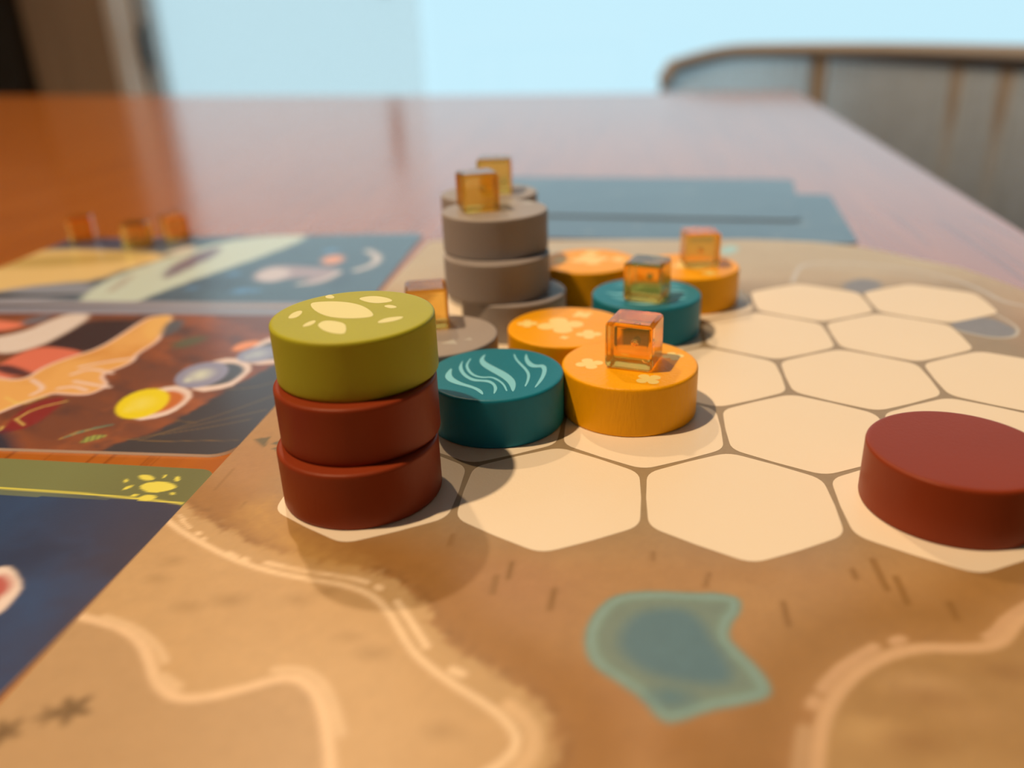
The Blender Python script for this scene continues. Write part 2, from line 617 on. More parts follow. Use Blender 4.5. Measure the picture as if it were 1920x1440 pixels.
tb = empty('dining_table', (-0.40, 0.15, FLOOR_Z))
tag(tb, 'glossy orange-brown wooden dining table under the whole game', 'table')
outline = [(0.1765, 0.686), (0.06, 0.706), (-0.166, 0.750), (-0.45, 0.838), (-0.79, 0.955), (-0.92, 0.99), (-0.97, 0.95), (-0.98, 0.6),
           (-0.98, -0.55), (-0.93, -0.60), (0.08, -0.60), (0.117, -0.56), (0.152, 0.167)]
bm = bmesh.new()
top = [bm.verts.new((x + 0.40, y - 0.15, 0.74)) for x, y in outline]
bot = [bm.verts.new((x + 0.40, y - 0.15, 0.71)) for x, y in outline]
bm.faces.new(top[::-1]); bm.faces.new(bot)
for i in range(len(top)):
    j = (i + 1) % len(top)
    bm.faces.new((top[i], top[j], bot[j], bot[i]))
bmesh.ops.recalc_face_normals(bm, faces=bm.faces[:])
bmesh.ops.bevel(bm, geom=[e for e in bm.edges if abs(e.verts[0].co.z - e.verts[1].co.z) < 1e-4 and e.verts[0].co.z > 0.73], offset=0.003, segments=2, affect='EDGES')
me = bpy.data.meshes.new('table_top'); bm.to_mesh(me); bm.free()
link('table_top', me, m_wood, tb)
for x, y in ((-0.42, -0.62), (0.40, -0.62), (-0.42, 0.58), (0.40, 0.18)):
    bm = bmesh.new()
    tube(bm, [(x, y, 0.0), (x, y, 0.35), (x, y, 0.712)], 0.028, 0.028, 16)
    bm_obj('leg', bm, m_wood, tb)
boxes('apron', [(-0.42, 0.42, -0.63, -0.61, 0.63, 0.71), (-0.44, -0.42, -0.62, 0.58, 0.63, 0.71), (0.39, 0.41, -0.62, 0.18, 0.63, 0.71)], m_wood, tb)

# ================================================================== the game board
m_board = print_mat('board_print', 0.40, 0.5, 2600, 0.10)
m_core = mat('grey_card_core', (0.55, 0.47, 0.36), 0.8)
m_dark_core = mat('dark_card_edge', (0.16, 0.15, 0.14), 0.7)
m_white_core = mat('white_card_core', (0.88, 0.88, 0.88), 0.6)


def paint_board(X, Y):
    tan = alb(178, 122, 66)
    ink = Ink(X, Y, 0.0, tan)
    n = fbm(X, Y, 0.035)
    ink.put(1.6 * (n - 0.42), alb(172, 108, 62))
    ink.put(1.3 * (fbm(X + 40, Y, 0.06) - 0.5), alb(196, 138, 74))
    ink.put(2.2 * (fbm(X, Y + 70, 0.09) - 0.55), alb(160, 102, 44))
    # far half paler and greyer: gloss reflection put into the ink
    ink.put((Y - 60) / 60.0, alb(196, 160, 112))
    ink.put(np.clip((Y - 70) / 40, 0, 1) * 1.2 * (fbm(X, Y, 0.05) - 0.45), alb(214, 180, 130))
    gd = np.maximum(np.maximum(-15 - X, X - 115), np.maximum(-13 - Y, Y - 102))
    ink.put(0.5 * (0.5 - gd / 6.0), alb(160, 122, 76))
    # the hill on the lower left, inside the first contour
    c1 = [(300, 965), (345, 1000), (400, 1030), (455, 1056), (520, 1075), (580, 1086), (640, 1095), (690, 1111), (725, 1140), (748, 1180),
          (772, 1220), (810, 1255), (860, 1290), (910, 1320), (948, 1350), (970, 1380), (965, 1408), (940, 1432), (880, 1470)]
    hill = c1 + [(700, 1700), (-500, 1700), (-500, 1100)]
    hd = sdf(ink.w(hill, 1), X, Y)
    # dark grassy wash outside the contour
    ink.put(0.75 * np.exp(-((hd - 6.5) / 4.5) ** 2), alb(158, 98, 36))
    g = np.exp(-((hd - 4.2 - 1.2 * (fbm(X, Y, 0.25) - .5)) / 0.9) ** 2)
    ink.put(1.5 * g * (vnoise(X, Y, 1.3) * 1.5 - 0.35), alb(150, 95, 42))
    ink.put(0.5 - (hd - 3.6 + 2.6 * (fbm(X, Y, 0.9) - 0.5)) / 1.2, alb(198, 144, 83))
    ink.put(0.5 - hd / 0.4, alb(204, 149, 88))
    ink.put(np.clip(0.5 - hd, 0, 1) * 1.1 * (fbm(X, Y, 0.05) - 0.4), alb(192, 136, 75))
    for bx, by, r in ((352, 1138, 1.0), (325, 1052, .7), (295, 1085, .6), (700, 1225, 1.1), (655, 1195, .6), (560, 1125, .7), (430, 1125, 1.4),
                      (300, 1400, 1.2), (830, 1370, 1.0), (610, 1110, .6)):
        ink.blob(bx, by, r, alb(168, 118, 64), 1.1, 0.8, r * 0.6)
    # lower terrace inside the second contour
    c2 = [(120, 1150), (190, 1165), (235, 1180), (265, 1205), (281, 1240), (291, 1275), (312, 1300), (345, 1312), (400, 1305), (460, 1290),
          (520, 1272), (560, 1271), (590, 1295), (606, 1330), (616, 1390), (622, 1470)]
    t2 = sdf(ink.w(c2 + [(600, 1700), (-500, 1700), (-300, 1250)], 1), X, Y)
    ink.put(0.5 - t2 / 0.5, alb(190, 138, 83))
    # right-hand hill
    c3 = [(1528, 1470), (1534, 1390), (1550, 1330), (1580, 1285), (1620, 1250), (1670, 1226), (1730, 1213), (1800, 1216), (1860, 1212),
          (1886, 1196), (1902, 1170), (1935, 1145), (1990, 1120)]
    h3 = sdf(ink.w(c3 + [(2600, 1200), (2300, 1700), (1500, 1700)], 1), X, Y)
    ink.put(0.7 * np.exp(-((h3 - 5) / 4.5) ** 2), alb(152, 98, 40))
    ink.put(0.5 - h3 / 0.5, alb(172, 120, 62))
    ink.put(np.clip(0.5 - h3, 0, 1) * 1.6 * (fbm(X, Y, 0.06) - 0.45), alb(190, 138, 78))
    for bx, by, r, c in ((1640, 1370, 2.0, alb(205, 150, 85)), (1730, 1285, 2.6, alb(192, 138, 80)), (1715, 1390, 1.6, alb(150, 98, 46)),
                         (1745, 1308, 1.3, alb(150, 98, 46)), (1890, 1258, 1.5, alb(150, 98, 46)), (1820, 1340, 2.0, alb(182, 128, 70))):
        ink.blob(bx, by, r, c, 1.4, 0.8, r * .5)
    # contour lines
    cl = alb(242, 188, 126)
    cl3 = alb(208, 150, 94)
    ink.line(c1, cl, 0.85, 0.2)
    ink.line(c2, alb(236, 180, 120), 1.15, 0.2)
    ink.line(c3, alb(214, 156, 98), 1.35, 0.22)
    for seg, w, c in (([(336, 966), (346, 974)], .5, cl), ([(340, 975), (356, 990)], .6, cl), ([(371, 999), (373, 1001)], .85, cl), ([(382, 1009), (383, 1011)], .7, cl),
                      ([(430, 1036), (444, 1044)], .7, cl), ([(458, 1047), (462, 1050)], .9, cl), ([(500, 1055), (560, 1069), (620, 1078), (660, 1084), (688, 1092)], .95, cl),
                      ([(708, 1100), (712, 1103)], 1.1, cl), ([(744, 1128), (770, 1165), (800, 1212)], 1.0, cl), ([(848, 1256), (866, 1264)], 1.2, cl),
                      ([(955, 1322), (990, 1352), (1004, 1385), (995, 1420), (965, 1450)], 1.8, alb(222, 166, 104)),
                      ([(195, 1157), (250, 1174), (292, 1205), (310, 1240)], 1.1, alb(226, 172, 112)), ([(305, 1268), (334, 1288)], 1.3, alb(226, 172, 112)),
                      ([(515, 1256), (565, 1254), (600, 1273), (622, 1308), (640, 1375)], 1.2, alb(226, 172, 112)),
                      ([(1540, 1292), (1562, 1265), (1590, 1242), (1640, 1213)], 1.4, cl3), ([(1676, 1203), (1690, 1198)], 1.4, cl3), ([(1522, 1322), (1528, 1312)], 1.5, cl3),
                      ([(1500, 1450), (1506, 1390), (1510, 1370)], 1.9, alb(192, 138, 84)), ([(1850, 1194), (1866, 1186), (1886, 1160), (1930, 1132)], 1.3, cl3)):
        ink.line(seg, c, w * 0.85, 0.2)
    # pond
    pond = [(1095, 1215), (1100, 1170), (1130, 1130), (1165, 1112), (1230, 1108), (1300, 1112), (1350, 1112), (1390, 1122), (1388, 1150), (1372, 1166),
            (1364, 1195), (1390, 1222), (1420, 1250), (1446, 1285), (1444, 1308), (1390, 1322), (1330, 1332), (1265, 1357), (1235, 1350), (1206, 1312), (1160, 1280), (1112, 1250)]
    pd = sdf(ink.w(pond, 1), X, Y)
    ink.put(0.5 - (pd - .1) / 0.5, alb(126, 134, 104))
    ink.put(np.exp(-((pd + 0.75) / 0.35) ** 2), alb(136, 150, 122))
    ink.put(0.5 - (pd + 1.5) / 0.9, alb(122, 126, 98))
    ink.poly([(1155, 1205), (1180, 1155), (1230, 1140), (1290, 1142), (1320, 1170), (1335, 1200), (1360, 1230), (1375, 1268), (1355, 1285), (1290, 1280), (1220, 1265), (1180, 1240)],
             alb(96, 114, 104), 0.9)
    ink.blob(1258, 1308, 1.9, alb(96, 116, 104), 0.9, 0.9, 1.2)
    # grass ticks
    dk = alb(138, 88, 34)
    for a, b, w in (((1040, 1105), (1031, 1142), .75), ((960, 1055), (953, 1084), .7), ((931, 1080), (924, 1112), .7), ((849, 1003), (843, 1022), .55),
                    ((1636, 1050), (1664, 1106), .75), ((1680, 1083), (1702, 1132), .75), ((1598, 1068), (1605, 1084), .7), ((1468, 1130), (1479, 1172), .7),
                    ((1224, 1036), (1224, 1050), .5), ((439, 879), (404, 918), .28), ((461, 941), (449, 953), .4), ((1330, 1075), (1322, 1100), .5), ((1780, 1130), (1795, 1160), .7)):
        ink.line([a, b], dk, w, 0.22, 0, 0.75)
    for poly in ([(476, 823), (508, 819), (495, 839)], [(507, 833), (522, 826), (536, 829), (524, 835)], [(508, 841), (522, 837), (536, 842), (522, 846)], [(524, 822), (535, 818), (535, 823)]):
        ink.poly(poly, alb(112, 88, 52), 0.12, 0)
    # star-shaped footprints
    for sx, sy, s, k in ((135, 1330, 1.0, .9), (92, 1340, .75, .55), (8, 1372, .9, .8)):
        cx, cy = P2(sx, sy)
        a = np.arctan2(Y - cy, X - cx); r = np.hypot(X - cx, Y - cy)
        d = r - s * (1.5 + 0.55 * np.cos(5 * a + 0.6))
        ink.put(k * (0.5 - d / 0.8), alb(122, 84, 44))
    # worn ochre stain beside the tall stack
    ink.poly([(450, 950), (480, 935), (520, 935), (560, 985), (620, 1030), (700, 1060), (640, 1075), (560, 1060), (500, 1030), (450, 985)], alb(196, 136, 64), 2.2, 2, 3.0, 0.7)
    # far right: dark rock hollows, thin pale lines, small pool
    rock = alb(138, 118, 100)
    ink.poly([(1775, 603), (1850, 592), (1898, 612), (1908, 622), (1900, 632), (1850, 632), (1800, 622)], rock, 0.4)
    ink.line([(1868, 590), (1900, 607), (1911, 620), (1902, 633), (1858, 634), (1790, 618)], alb(205, 178, 140), 0.5, 0.2)
    ink.poly([(1575, 538), (1590, 527), (1620, 521), (1660, 530), (1640, 548), (1610, 552)], rock, 0.9)
    ink.line([(1486, 528), (1496, 503), (1515, 492), (1600, 492), (1700, 503), (1780, 520), (1840, 543), (1880, 566), (1925, 574)], alb(206, 180, 146), 0.9, 0.4)
    ink.line([(1500, 500), (1600, 503), (1690, 513), (1760, 527)], alb(196, 172, 140), 0.7, 0.4, k=.7)
    ink.poly([(1345, 470), (1365, 459), (1385, 462), (1382, 472), (1360, 478)], alb(170, 190, 172), 0.8)
    # overall paper mottling
    f = 1 + 0.10 * (fbm(X, Y, 0.6) - 0.5) + 0.07 * (vnoise(X, Y, 2.3) - .5)
    ink.c *= f[:, None]
    return ink.c


BX0, BX1, BY0, BY1 = -25.3, 125.5, -59.0, 144.6
_corner = [(-40, 125.5), (60, 125.5), (80, 125.0), (96, 123.3), (106, 119.9), (115, 116.0), (123.2, 108.1), (131.0, 102.0), (136.5, 96.5), (141.5, 86.0), (144.7, 70.0)]
_cy = [c[0] for c in _corner]; _cx = [c[1] for c in _corner]
bl_, br_ = rounded(BX0, BX1, BY0, BY1, 3.0)
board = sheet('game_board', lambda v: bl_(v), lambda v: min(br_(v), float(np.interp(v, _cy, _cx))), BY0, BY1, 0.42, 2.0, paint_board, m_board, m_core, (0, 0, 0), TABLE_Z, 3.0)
tag(board, 'sand coloured printed game board with a grid of cream hexagons', 'game board')

# hexagonal cells: one printed cream field each
m_hex = mat('cream_hex_ink', tuple(alb(245, 201, 147)), 0.42, 0.5, noise=(25, 0.035), bump=(2600, 0.08))
S = 25.0


def hex_outline(flat, rc, bulge):
    R = flat / math.sqrt(3)
    pts = []
    for k in range(6):
        a = math.radians(90 + 60 * k)
        c = np.array([math.cos(a), math.sin(a)]) * R
        p = np.array([math.cos(a - math.pi / 3), math.sin(a - math.pi / 3)]) * R
        q = np.array([math.cos(a + math.pi / 3), math.sin(a + math.pi / 3)]) * R
        u = (p - c) / np.linalg.norm(p - c); v = (q - c) / np.linalg.norm(q - c)
        s, e = c + u * rc, c + v * rc
        for t in np.linspace(0, 1, 6):
            pts.append((1 - t) ** 2 * s + 2 * t * (1 - t) * c + t * t * e)
        nx = c + v * (R - rc)
        mid = (e + nx) / 2
        pts.append(mid + mid / np.linalg.norm(mid) * bulge)
    return [p * MM for p in pts]


hx = hex_outline(24.05, 2.2, 0.14)
hex_me = mesh('hex_cell', [(p[0], p[1], 0) for p in hx], [tuple(range(len(hx)))])
hex_me.materials.append(m_hex)
for r in range(5):
    for c in range(5 if r % 2 == 0 else 4):
        link('hex_cell', hex_me, None, board, ((c + (0.5 if r % 2 else 0)) * S * MM, r * S * math.sqrt(3) / 2 * MM, 0.00203))

# ================================================================== cards
m_card = print_mat('card_print', 0.33, 0.5, 3000, 0.10, 0.35)
CARD_T = 0.45
CZ = TABLE_Z + CARD_T * MM
CW, CH = 121.0, 74.0


def card(name, frame, paint, label, res, z=TABLE_Z):
    xl, xr = rounded(-CW, 0, 0, CH, 4.0)
    o = sheet(name, xl, xr, 0.0, CH, res, CARD_T, paint, m_card, m_white_core, frame, z, 4.0)
    return tag(o, label, 'card')


def paint_mid(X, Y):
    i = Ink(X, Y, CZ, alb(122, 62, 36))
    i.put(2.6 * (fbm(X * 0.6 + Y * 0.5, Y, 0.10) - 0.47), alb(166, 80, 34))
    i.put(2.4 * (fbm(X + 30, Y * 1.3 + X * .6, 0.13) - 0.53), alb(84, 48, 38))
    i.put(2.0 * (fbm(X, Y + 20, 0.2) - 0.62), alb(190, 96, 40))
    # charcoal ground on the right
    i.poly([(185, 850), (225, 828), (290, 812), (350, 775), (420, 735), (500, 690), (560, 660), (600, 700), (520, 780), (430, 880), (180, 880)], alb(62, 50, 46), 0.5, 1, 1.5)
    for a in ([(250, 824), (330, 806), (420, 786), (500, 768)], [(262, 826), (340, 800), (430, 772), (512, 742)], [(225, 822), (300, 828), (380, 826), (445, 826)],
              [(325, 788), (370, 793)], [(300, 815), (400, 800), (470, 786)], [(420, 730), (470, 728), (520, 715)]):
        i.line(a, alb(150, 104, 48), 0.16, 0.14, 1, .85)
    # left side: pale shape, dark gap, coral panel
    i.poly([(-60, 640), (40, 625), (95, 600), (130, 588), (172, 588), (160, 602), (130, 622), (80, 648), (0, 668)], alb(232, 196, 172), 0.7)
    i.poly([(20, 612), (60, 595), (105, 588), (75, 606)], alb(112, 104, 100), 0.9)
    i.poly([(-20, 600), (20, 603), (52, 608), (20, 618), (-20, 622)], alb(240, 120, 80), 0.5)
    i.poly([(80, 648), (130, 622), (165, 600), (260, 600), (290, 600), (240, 630), (180, 662), (120, 655)], alb(58, 34, 32), 0.9)
    i.poly([(-30, 700), (40, 660), (85, 648), (170, 661), (120, 680), (60, 700), (0, 712)], alb(228, 108, 72), 0.4)
    i.poly([(-20, 690), (10, 682), (45, 692), (70, 705), (20, 705)], alb(88, 44, 40), 0.6)
    # long golden arm-like form with pale rim
    body = [(-60, 690), (0, 708), (45, 712), (75, 690), (120, 672), (180, 655), (225, 628), (262, 603), (285, 592), (330, 592), (308, 622), (300, 640), (258, 664),
            (255, 676), (228, 690), (190, 702), (208, 722), (180, 736), (160, 742), (118, 740), (95, 738), (30, 762), (-60, 800)]
    d = sdf(i.w(body, 2), X, Y)
    i.put(0.5 - d / 0.4, alb(240, 186, 150))
    i.put(0.5 - (d + 0.8) / 0.8, alb(238, 162, 78))
    i.put(np.clip(0.5 - (d + 1.2) / 0.8, 0, 1) * 2.0 * (fbm(X, Y, 0.12) - 0.45), alb(214, 128, 48))
    for l in ([(135, 702), (170, 690), (210, 700)], [(140, 715), (180, 722), (205, 726)], [(110, 728), (140, 724), (162, 732)], [(150, 688), (200, 678), (250, 672)], [(60, 712), (85, 728), (60, 740)]):
        i.line(l, alb(246, 196, 164), 0.8, 0.4)
    i.poly([(268, 606), (300, 590), (330, 592), (302, 630), (270, 640)], alb(246, 172, 82), 0.6, k=.8)
    i.poly([(312, 602), (350, 598), (330, 625), (300, 632)], alb(92, 84, 78), 0.8, rough=1.0)
    i.poly([(320, 645), (360, 630), (395, 632), (370, 645), (330, 655)], alb(96, 84, 50), 0.9, rough=1.5)
    # crimson cloth with gold thread
    i.poly([(-40, 830), (5, 806), (30, 775), (70, 752), (130, 742), (100, 772), (60, 800), (10, 812)], alb(140, 34, 28), 0.5, 1)
    for a in ([(30, 786), (65, 766), (125, 752)], [(30, 786), (45, 797)], [(0, 770), (40, 752), (90, 742)], [(5, 800), (0, 808), (-30, 812)], [(10, 745), (40, 760), (80, 745)]):
        i.line(a, alb(250, 196, 90), 0.3, 0.2, 1)
    i.poly([(-60, 830), (0, 808), (20, 812), (40, 850), (-60, 860)], alb(52, 44, 50), 1.5, 1)
    # fir sprig and striped leaf
    for k in range(9):
        x0, y0 = 113 + k * 8, 823 - k * 2.6
        i.line([(x0, y0), (x0 + 34, y0 - 14 + k)], alb(*((92, 116, 84) if k % 3 else (196, 140, 60))), 0.42, 0.2, 0)
    i.poly([(146, 833), (160, 820), (180, 815), (205, 816), (180, 825)], alb(168, 160, 66), 0.2)
    for k in range(4):
        i.line([(155 + k * 11, 831 - k * 3), (160 + k * 11, 818 - k)], alb(92, 70, 40), 0.3, 0.15, 0)
    # tokens on hexagons along the right
    hexc = alb(240, 196, 160)
    for poly, inner, ell, colr, hi in (
            ([(236, 768), (250, 790), (305, 782), (340, 765), (366, 738), (338, 722), (300, 727), (262, 742)], alb(206, 100, 30), (267, 757, 53, 25, -17), alb(254, 200, 10), alb(255, 226, 70)),
            ([(352, 712), (365, 737), (430, 727), (452, 712), (476, 690), (455, 672), (412, 672), (372, 690)], alb(80, 74, 72), (378, 703, 52, 22, -14), alb(150, 136, 140), alb(216, 200, 196)),
            ([(455, 668), (470, 685), (530, 680), (560, 660), (575, 640), (540, 630), (490, 636)], alb(96, 90, 90), (485, 664, 42, 14, -10), alb(150, 140, 144), alb(190, 180, 180))):
        i.poly(poly, hexc, 0.3, 1)
        cx = sum(p[0] for p in poly) / len(poly); cy = sum(p[1] for p in poly) / len(poly)
        i.poly([(cx + (x - cx) * .78, cy + (y - cy) * .70) for x, y in poly], inner, 0.5, 2)
        i.ell(*ell, colr, 0.3)
        i.ell(ell[0] - 2, ell[1], ell[2] * .45, ell[3] * .45, ell[4], hi, 1.2, .8)
        i.ell(ell[0] - ell[2] * .5, ell[1] + ell[3] * .45, ell[2] * .16, ell[3] * .2, ell[4], hi, .5, .8)
    i.poly([(432, 655), (450, 642), (490, 637), (480, 648), (445, 660)], alb(248, 138, 72), 0.5, 1)
    # plain grey strip along the far edge
    i.put((Y - 77.6) / 1.2, alb(150, 136, 130))
    return i.c


def paint_far(X, Y):
    i = Ink(X, Y, CZ, alb(84, 96, 98))
    i.put(2 * (fbm(X, Y, 0.06) - 0.5), alb(66, 74, 80))
    i.poly([(-200, 520), (0, 492), (60, 470), (150, 466), (270, 472), (330, 480), (235, 505), (185, 525), (110, 532), (0, 548), (-200, 590)], alb(238, 184, 104), 2.0, 1, 2)
    i.poly([(-100, 500), (40, 482), (200, 472), (300, 478), (200, 495), (40, 505)], alb(202, 154, 74), 2.5, 1, 2, .8)
    i.poly([(20, 470), (120, 440), (380, 440), (320, 462), (240, 470), (120, 464)], alb(72, 66, 78), 2.0, 1, 1)
    i.poly([(-150, 572), (0, 545), (90, 532), (180, 530), (170, 552), (60, 566), (-150, 590)], alb(146, 138, 132), 1.5, 1)
    i.poly([(-150, 560), (0, 548), (60, 552), (160, 550), (140, 556), (0, 558), (-150, 575)], alb(66, 62, 60), 0.8, 1)
    band = [(140, 572), (175, 538), (230, 512), (300, 488), (380, 462), (460, 446), (570, 438), (575, 448), (500, 478), (400, 512), (300, 548), (240, 572)]
    i.poly(band, alb(208, 200, 190), 1.0, 1, 1.5)
    i.poly([(200, 545), (235, 520), (255, 512), (240, 530), (205, 550)], alb(176, 140, 112), 1.0, 1, 2, .6)
    i.poly([(302, 518), (330, 492), (390, 466), (420, 462), (400, 482), (360, 500), (318, 522)], alb(128, 100, 100), 1.2, 1, 2)
    i.poly([(300, 478), (345, 462), (375, 462), (340, 476)], alb(226, 196, 160), 1.2, 1)
    for bx, by, r in ((438, 514, 1.6), (452, 545, 2.2), (360, 540, 1.3), (478, 545, 1.2), (620, 470, 2.0)):
        i.blob(bx, by, r, alb(96, 138, 178), 1.6, .8)
    i.poly([(470, 520), (500, 500), (540, 498), (600, 502), (640, 505), (630, 520), (590, 534), (560, 532), (590, 520), (540, 522), (500, 530)], alb(176, 142, 130), 1.2, 1)
    i.ell(512, 515, 32, 12, -8, alb(216, 184, 176), 1.2)
    i.line([(560, 533), (600, 528), (636, 510)], alb(222, 190, 160), 1.6, 0.6)
    i.ell(624, 487, 21, 8, -8, alb(246, 150, 96), 1.0)
    i.line([(668, 507), (700, 497), (712, 482), (690, 470)], alb(222, 190, 160), 2.2, 0.7)
    i.put((Y - 156.5 + 0.03 * X) / 1.5, alb(112, 150, 168))
    i.put((88.6 - Y) / 1.0 - 0.0 * X, alb(160, 142, 132))
    return i.c


def paint_blue(X, Y):
    i = Ink(X, Y, CZ, alb(46, 62, 82))
    i.put((X + 50) / 26.0, alb(66, 52, 58))
    i.put(2.0 * (fbm(X, Y, 0.07) - 0.5), alb(54, 74, 98))
    i.put(1.6 * (fbm(X + 9, Y - 30, 0.1) - 0.55), alb(40, 46, 62))
    i.poly([(-300, 780), (0, 790), (420, 820), (420, 1000), (330, 943), (250, 934), (150, 925), (0, 915), (-300, 896)], alb(114, 104, 52), 0.15, 0)
    i.put(((Y + 3.5) > 0) * np.clip((-30 - X) / 20, 0, 1) * 0.6, alb(134, 128, 70))
    yl = alb(240, 226, 70)
    i.line([(-300, 896), (0, 915), (150, 925), (250, 934), (342, 944)], yl, 0.42, 0.14, 0)
    q = lambda pts: [(200 + x / 5.333, 860 + y / 5.333) for x, y in pts]
    for pts in ([(320, 285), (380, 245), (480, 230), (580, 230), (660, 250), (708, 282), (650, 310), (560, 330), (480, 342), (400, 335)],
                [(320, 165), (400, 160), (460, 175), (480, 205), (440, 218), (370, 215), (330, 195)],
                [(560, 190), (575, 160), (605, 160), (590, 185), (565, 195)], [(680, 200), (695, 172), (730, 180), (732, 215), (700, 232), (678, 215)],
                [(172, 215), (190, 200), (214, 210), (212, 232), (190, 242), (174, 232)], [(155, 312), (200, 275), (270, 262), (240, 290), (190, 310)],
                [(235, 370), (270, 352), (325, 355), (300, 375), (250, 380)], [(630, 340), (660, 332), (690, 350), (670, 364), (640, 358)],
                [(290, 415), (350, 370), (440, 358), (508, 378), (470, 405), (420, 425)]):
        i.poly(q(pts), yl, 0.13, 1)
    i.poly([(-60, 1080), (0, 1062), (24, 1063), (44, 1098), (30, 1120), (0, 1152), (-60, 1180)], alb(246, 200, 160), 0.4, 1)
    i.poly([(-60, 1095), (0, 1078), (14, 1080), (24, 1096), (10, 1115), (-60, 1160)], alb(196, 92, 72), 0.7, 1)
    return i.c


card('animal_card', (-26.8, 10.7, math.radians(0.3)), paint_mid, 'glossy orange and brown illustrated card in the middle of the left row', 0.36)
card('animal_card', (-27.6, 86.2, math.radians(2.2)), paint_far, 'slate blue illustrated card carrying three amber cubes', 0.7)
xl, xr = rounded(-CW, 0, -CH, 0, 3.0)
blue = sheet('goal_card', xl, xr, -CH, 0.0, 0.34, CARD_T, paint_blue, m_card, m_white_core, (-26.3, 6.0, math.radians(-1.8)), TABLE_Z, 3.0)
tag(blue, 'dark blue card with an olive header band and yellow leaf emblem', 'card')


def paint_back(X, Y):
    i = Ink(X, Y, CZ, alb(76, 78, 76))
    i.put(2 * (fbm(X, Y, 0.05) - 0.45), alb(88, 90, 86))
    r = np.random.default_rng(3)
    for k in range(26):
        x, y = r.uniform(-30, 110), r.uniform(150, 275)
        d = np.hypot(X - x, Y - y) - r.uniform(0.6, 2.0)
        i.put(.6 * (0.5 - d / 1.6), alb(124, 112, 92))
    return i.c


def dark_card(frame, label, z, n):
    xl, xr = rounded(-CW, 0, 0, CH, 4.0)
    o = sheet('face_down_card', xl, xr, 0.0, CH, 1.2, n, paint_back, m_card, m_dark_core, frame, z, 4.0)
    return tag(o, label, 'card')


# ================================================================== tokens
TR, TH = 10.97 * MM, 8.11 * MM
bv = 0.42 * MM
prof = [(0, 0), (TR - bv - .3 * MM, 0), (TR - bv, 0)]
for k in range(1, 5):
    a = math.radians(90 * k / 4)
    prof.append((TR - bv + bv * math.sin(a), bv - bv * math.cos(a)))
prof.append((TR, bv + .3 * MM)); prof.append((TR, TH - bv - .3 * MM)); prof.append((TR, TH - bv))
for k in range(1, 5):
    a = math.radians(90 * k / 4)
    prof.append((TR - bv + bv * math.cos(a), TH - bv + bv * math.sin(a)))
prof += [(TR - bv - .3 * MM, TH), (0, TH)]
token_me = lathe_mesh('token_body', prof, 112)
token_me.polygons.foreach_set('use_smooth', [True] * len(token_me.polygons))


def paintmat(name, c, rough=0.42, grain=0.18):
    return mat(name, tuple(c), rough, 0.22, noise=(90, 0.07), bump=(2200, grain), stretch=(1, 1, 0.25))


M_TOK = {'yellow': paintmat('yellow_paint', (0.98, 0.46, 0.002), 0.40, 0.40), 'teal': paintmat('teal_paint', (0.008, 0.215, 0.36), 0.42, 0.12),
         'green': paintmat('olive_green_paint', (0.44, 0.47, 0.03), 0.44, 0.1), 'brown': paintmat('red_brown_paint', (0.265, 0.043, 0.012), 0.42, 0.1),
         'grey': paintmat('grey_paint', (0.36, 0.35, 0.37), 0.45, 0.1)}
M_INK = {'yellow': mat('pale_yellow_ink', (0.93, 0.80, 0.30), 0.45), 'teal': mat('pale_blue_ink', (0.21, 0.70, 1.0), 0.45),
         'green': mat('pale_green_ink', (0.84, 0.86, 0.42), 0.45), 'grey': mat('pale_grey_ink', (0.48, 0.52, 0.54), 0.45)}
EPS = 0.00002


def token(kind, x, y, level, label, inks=None, inkname=None, group=None, rot=0.0):
    t = empty('wooden_token', (x * MM, y * MM, level * TH))
    t.rotation_euler = (0, 0, rot)
    me = token_me
    cp = bpy.data.meshes.get('token_body_' + kind)
    if cp is None:
        cp = token_me.copy(); cp.name = 'token_body_' + kind
        cp.materials.clear(); cp.materials.append(M_TOK[kind])
    body = link('token_body', cp, None, t)
    if inks:
        flat_polys(inkname, inks, TH + EPS, M_INK[kind], t)
    tag(t, label, 'game token', group)
    return t


def to_local(polys_px, x, y, level, n=2):
    """pixel outlines on a token's top face -> local metres"""
    z = (level + 1) * TH
    out = []
    for poly in polys_px:
        q = [np.array(P2(px, py, z)) - (x, y) for px, py in poly]
        out.append([p * MM for p in (chaikin(q, n) if n else q)])
    return out


def clover(cx, cy, r, rot):
    pts = []
    for k in range(64):
        a = 2 * math.pi * k / 64
        rr = r * (0.45 + 0.55 * abs(math.cos(2 * a)) ** 0.6)
        pts.append(np.array([cx + rr * math.cos(a + rot), cy + rr * math.sin(a + rot)]) * MM)
    return pts


BOARD_EPS = 0.00004   # the hexagon ink under a token


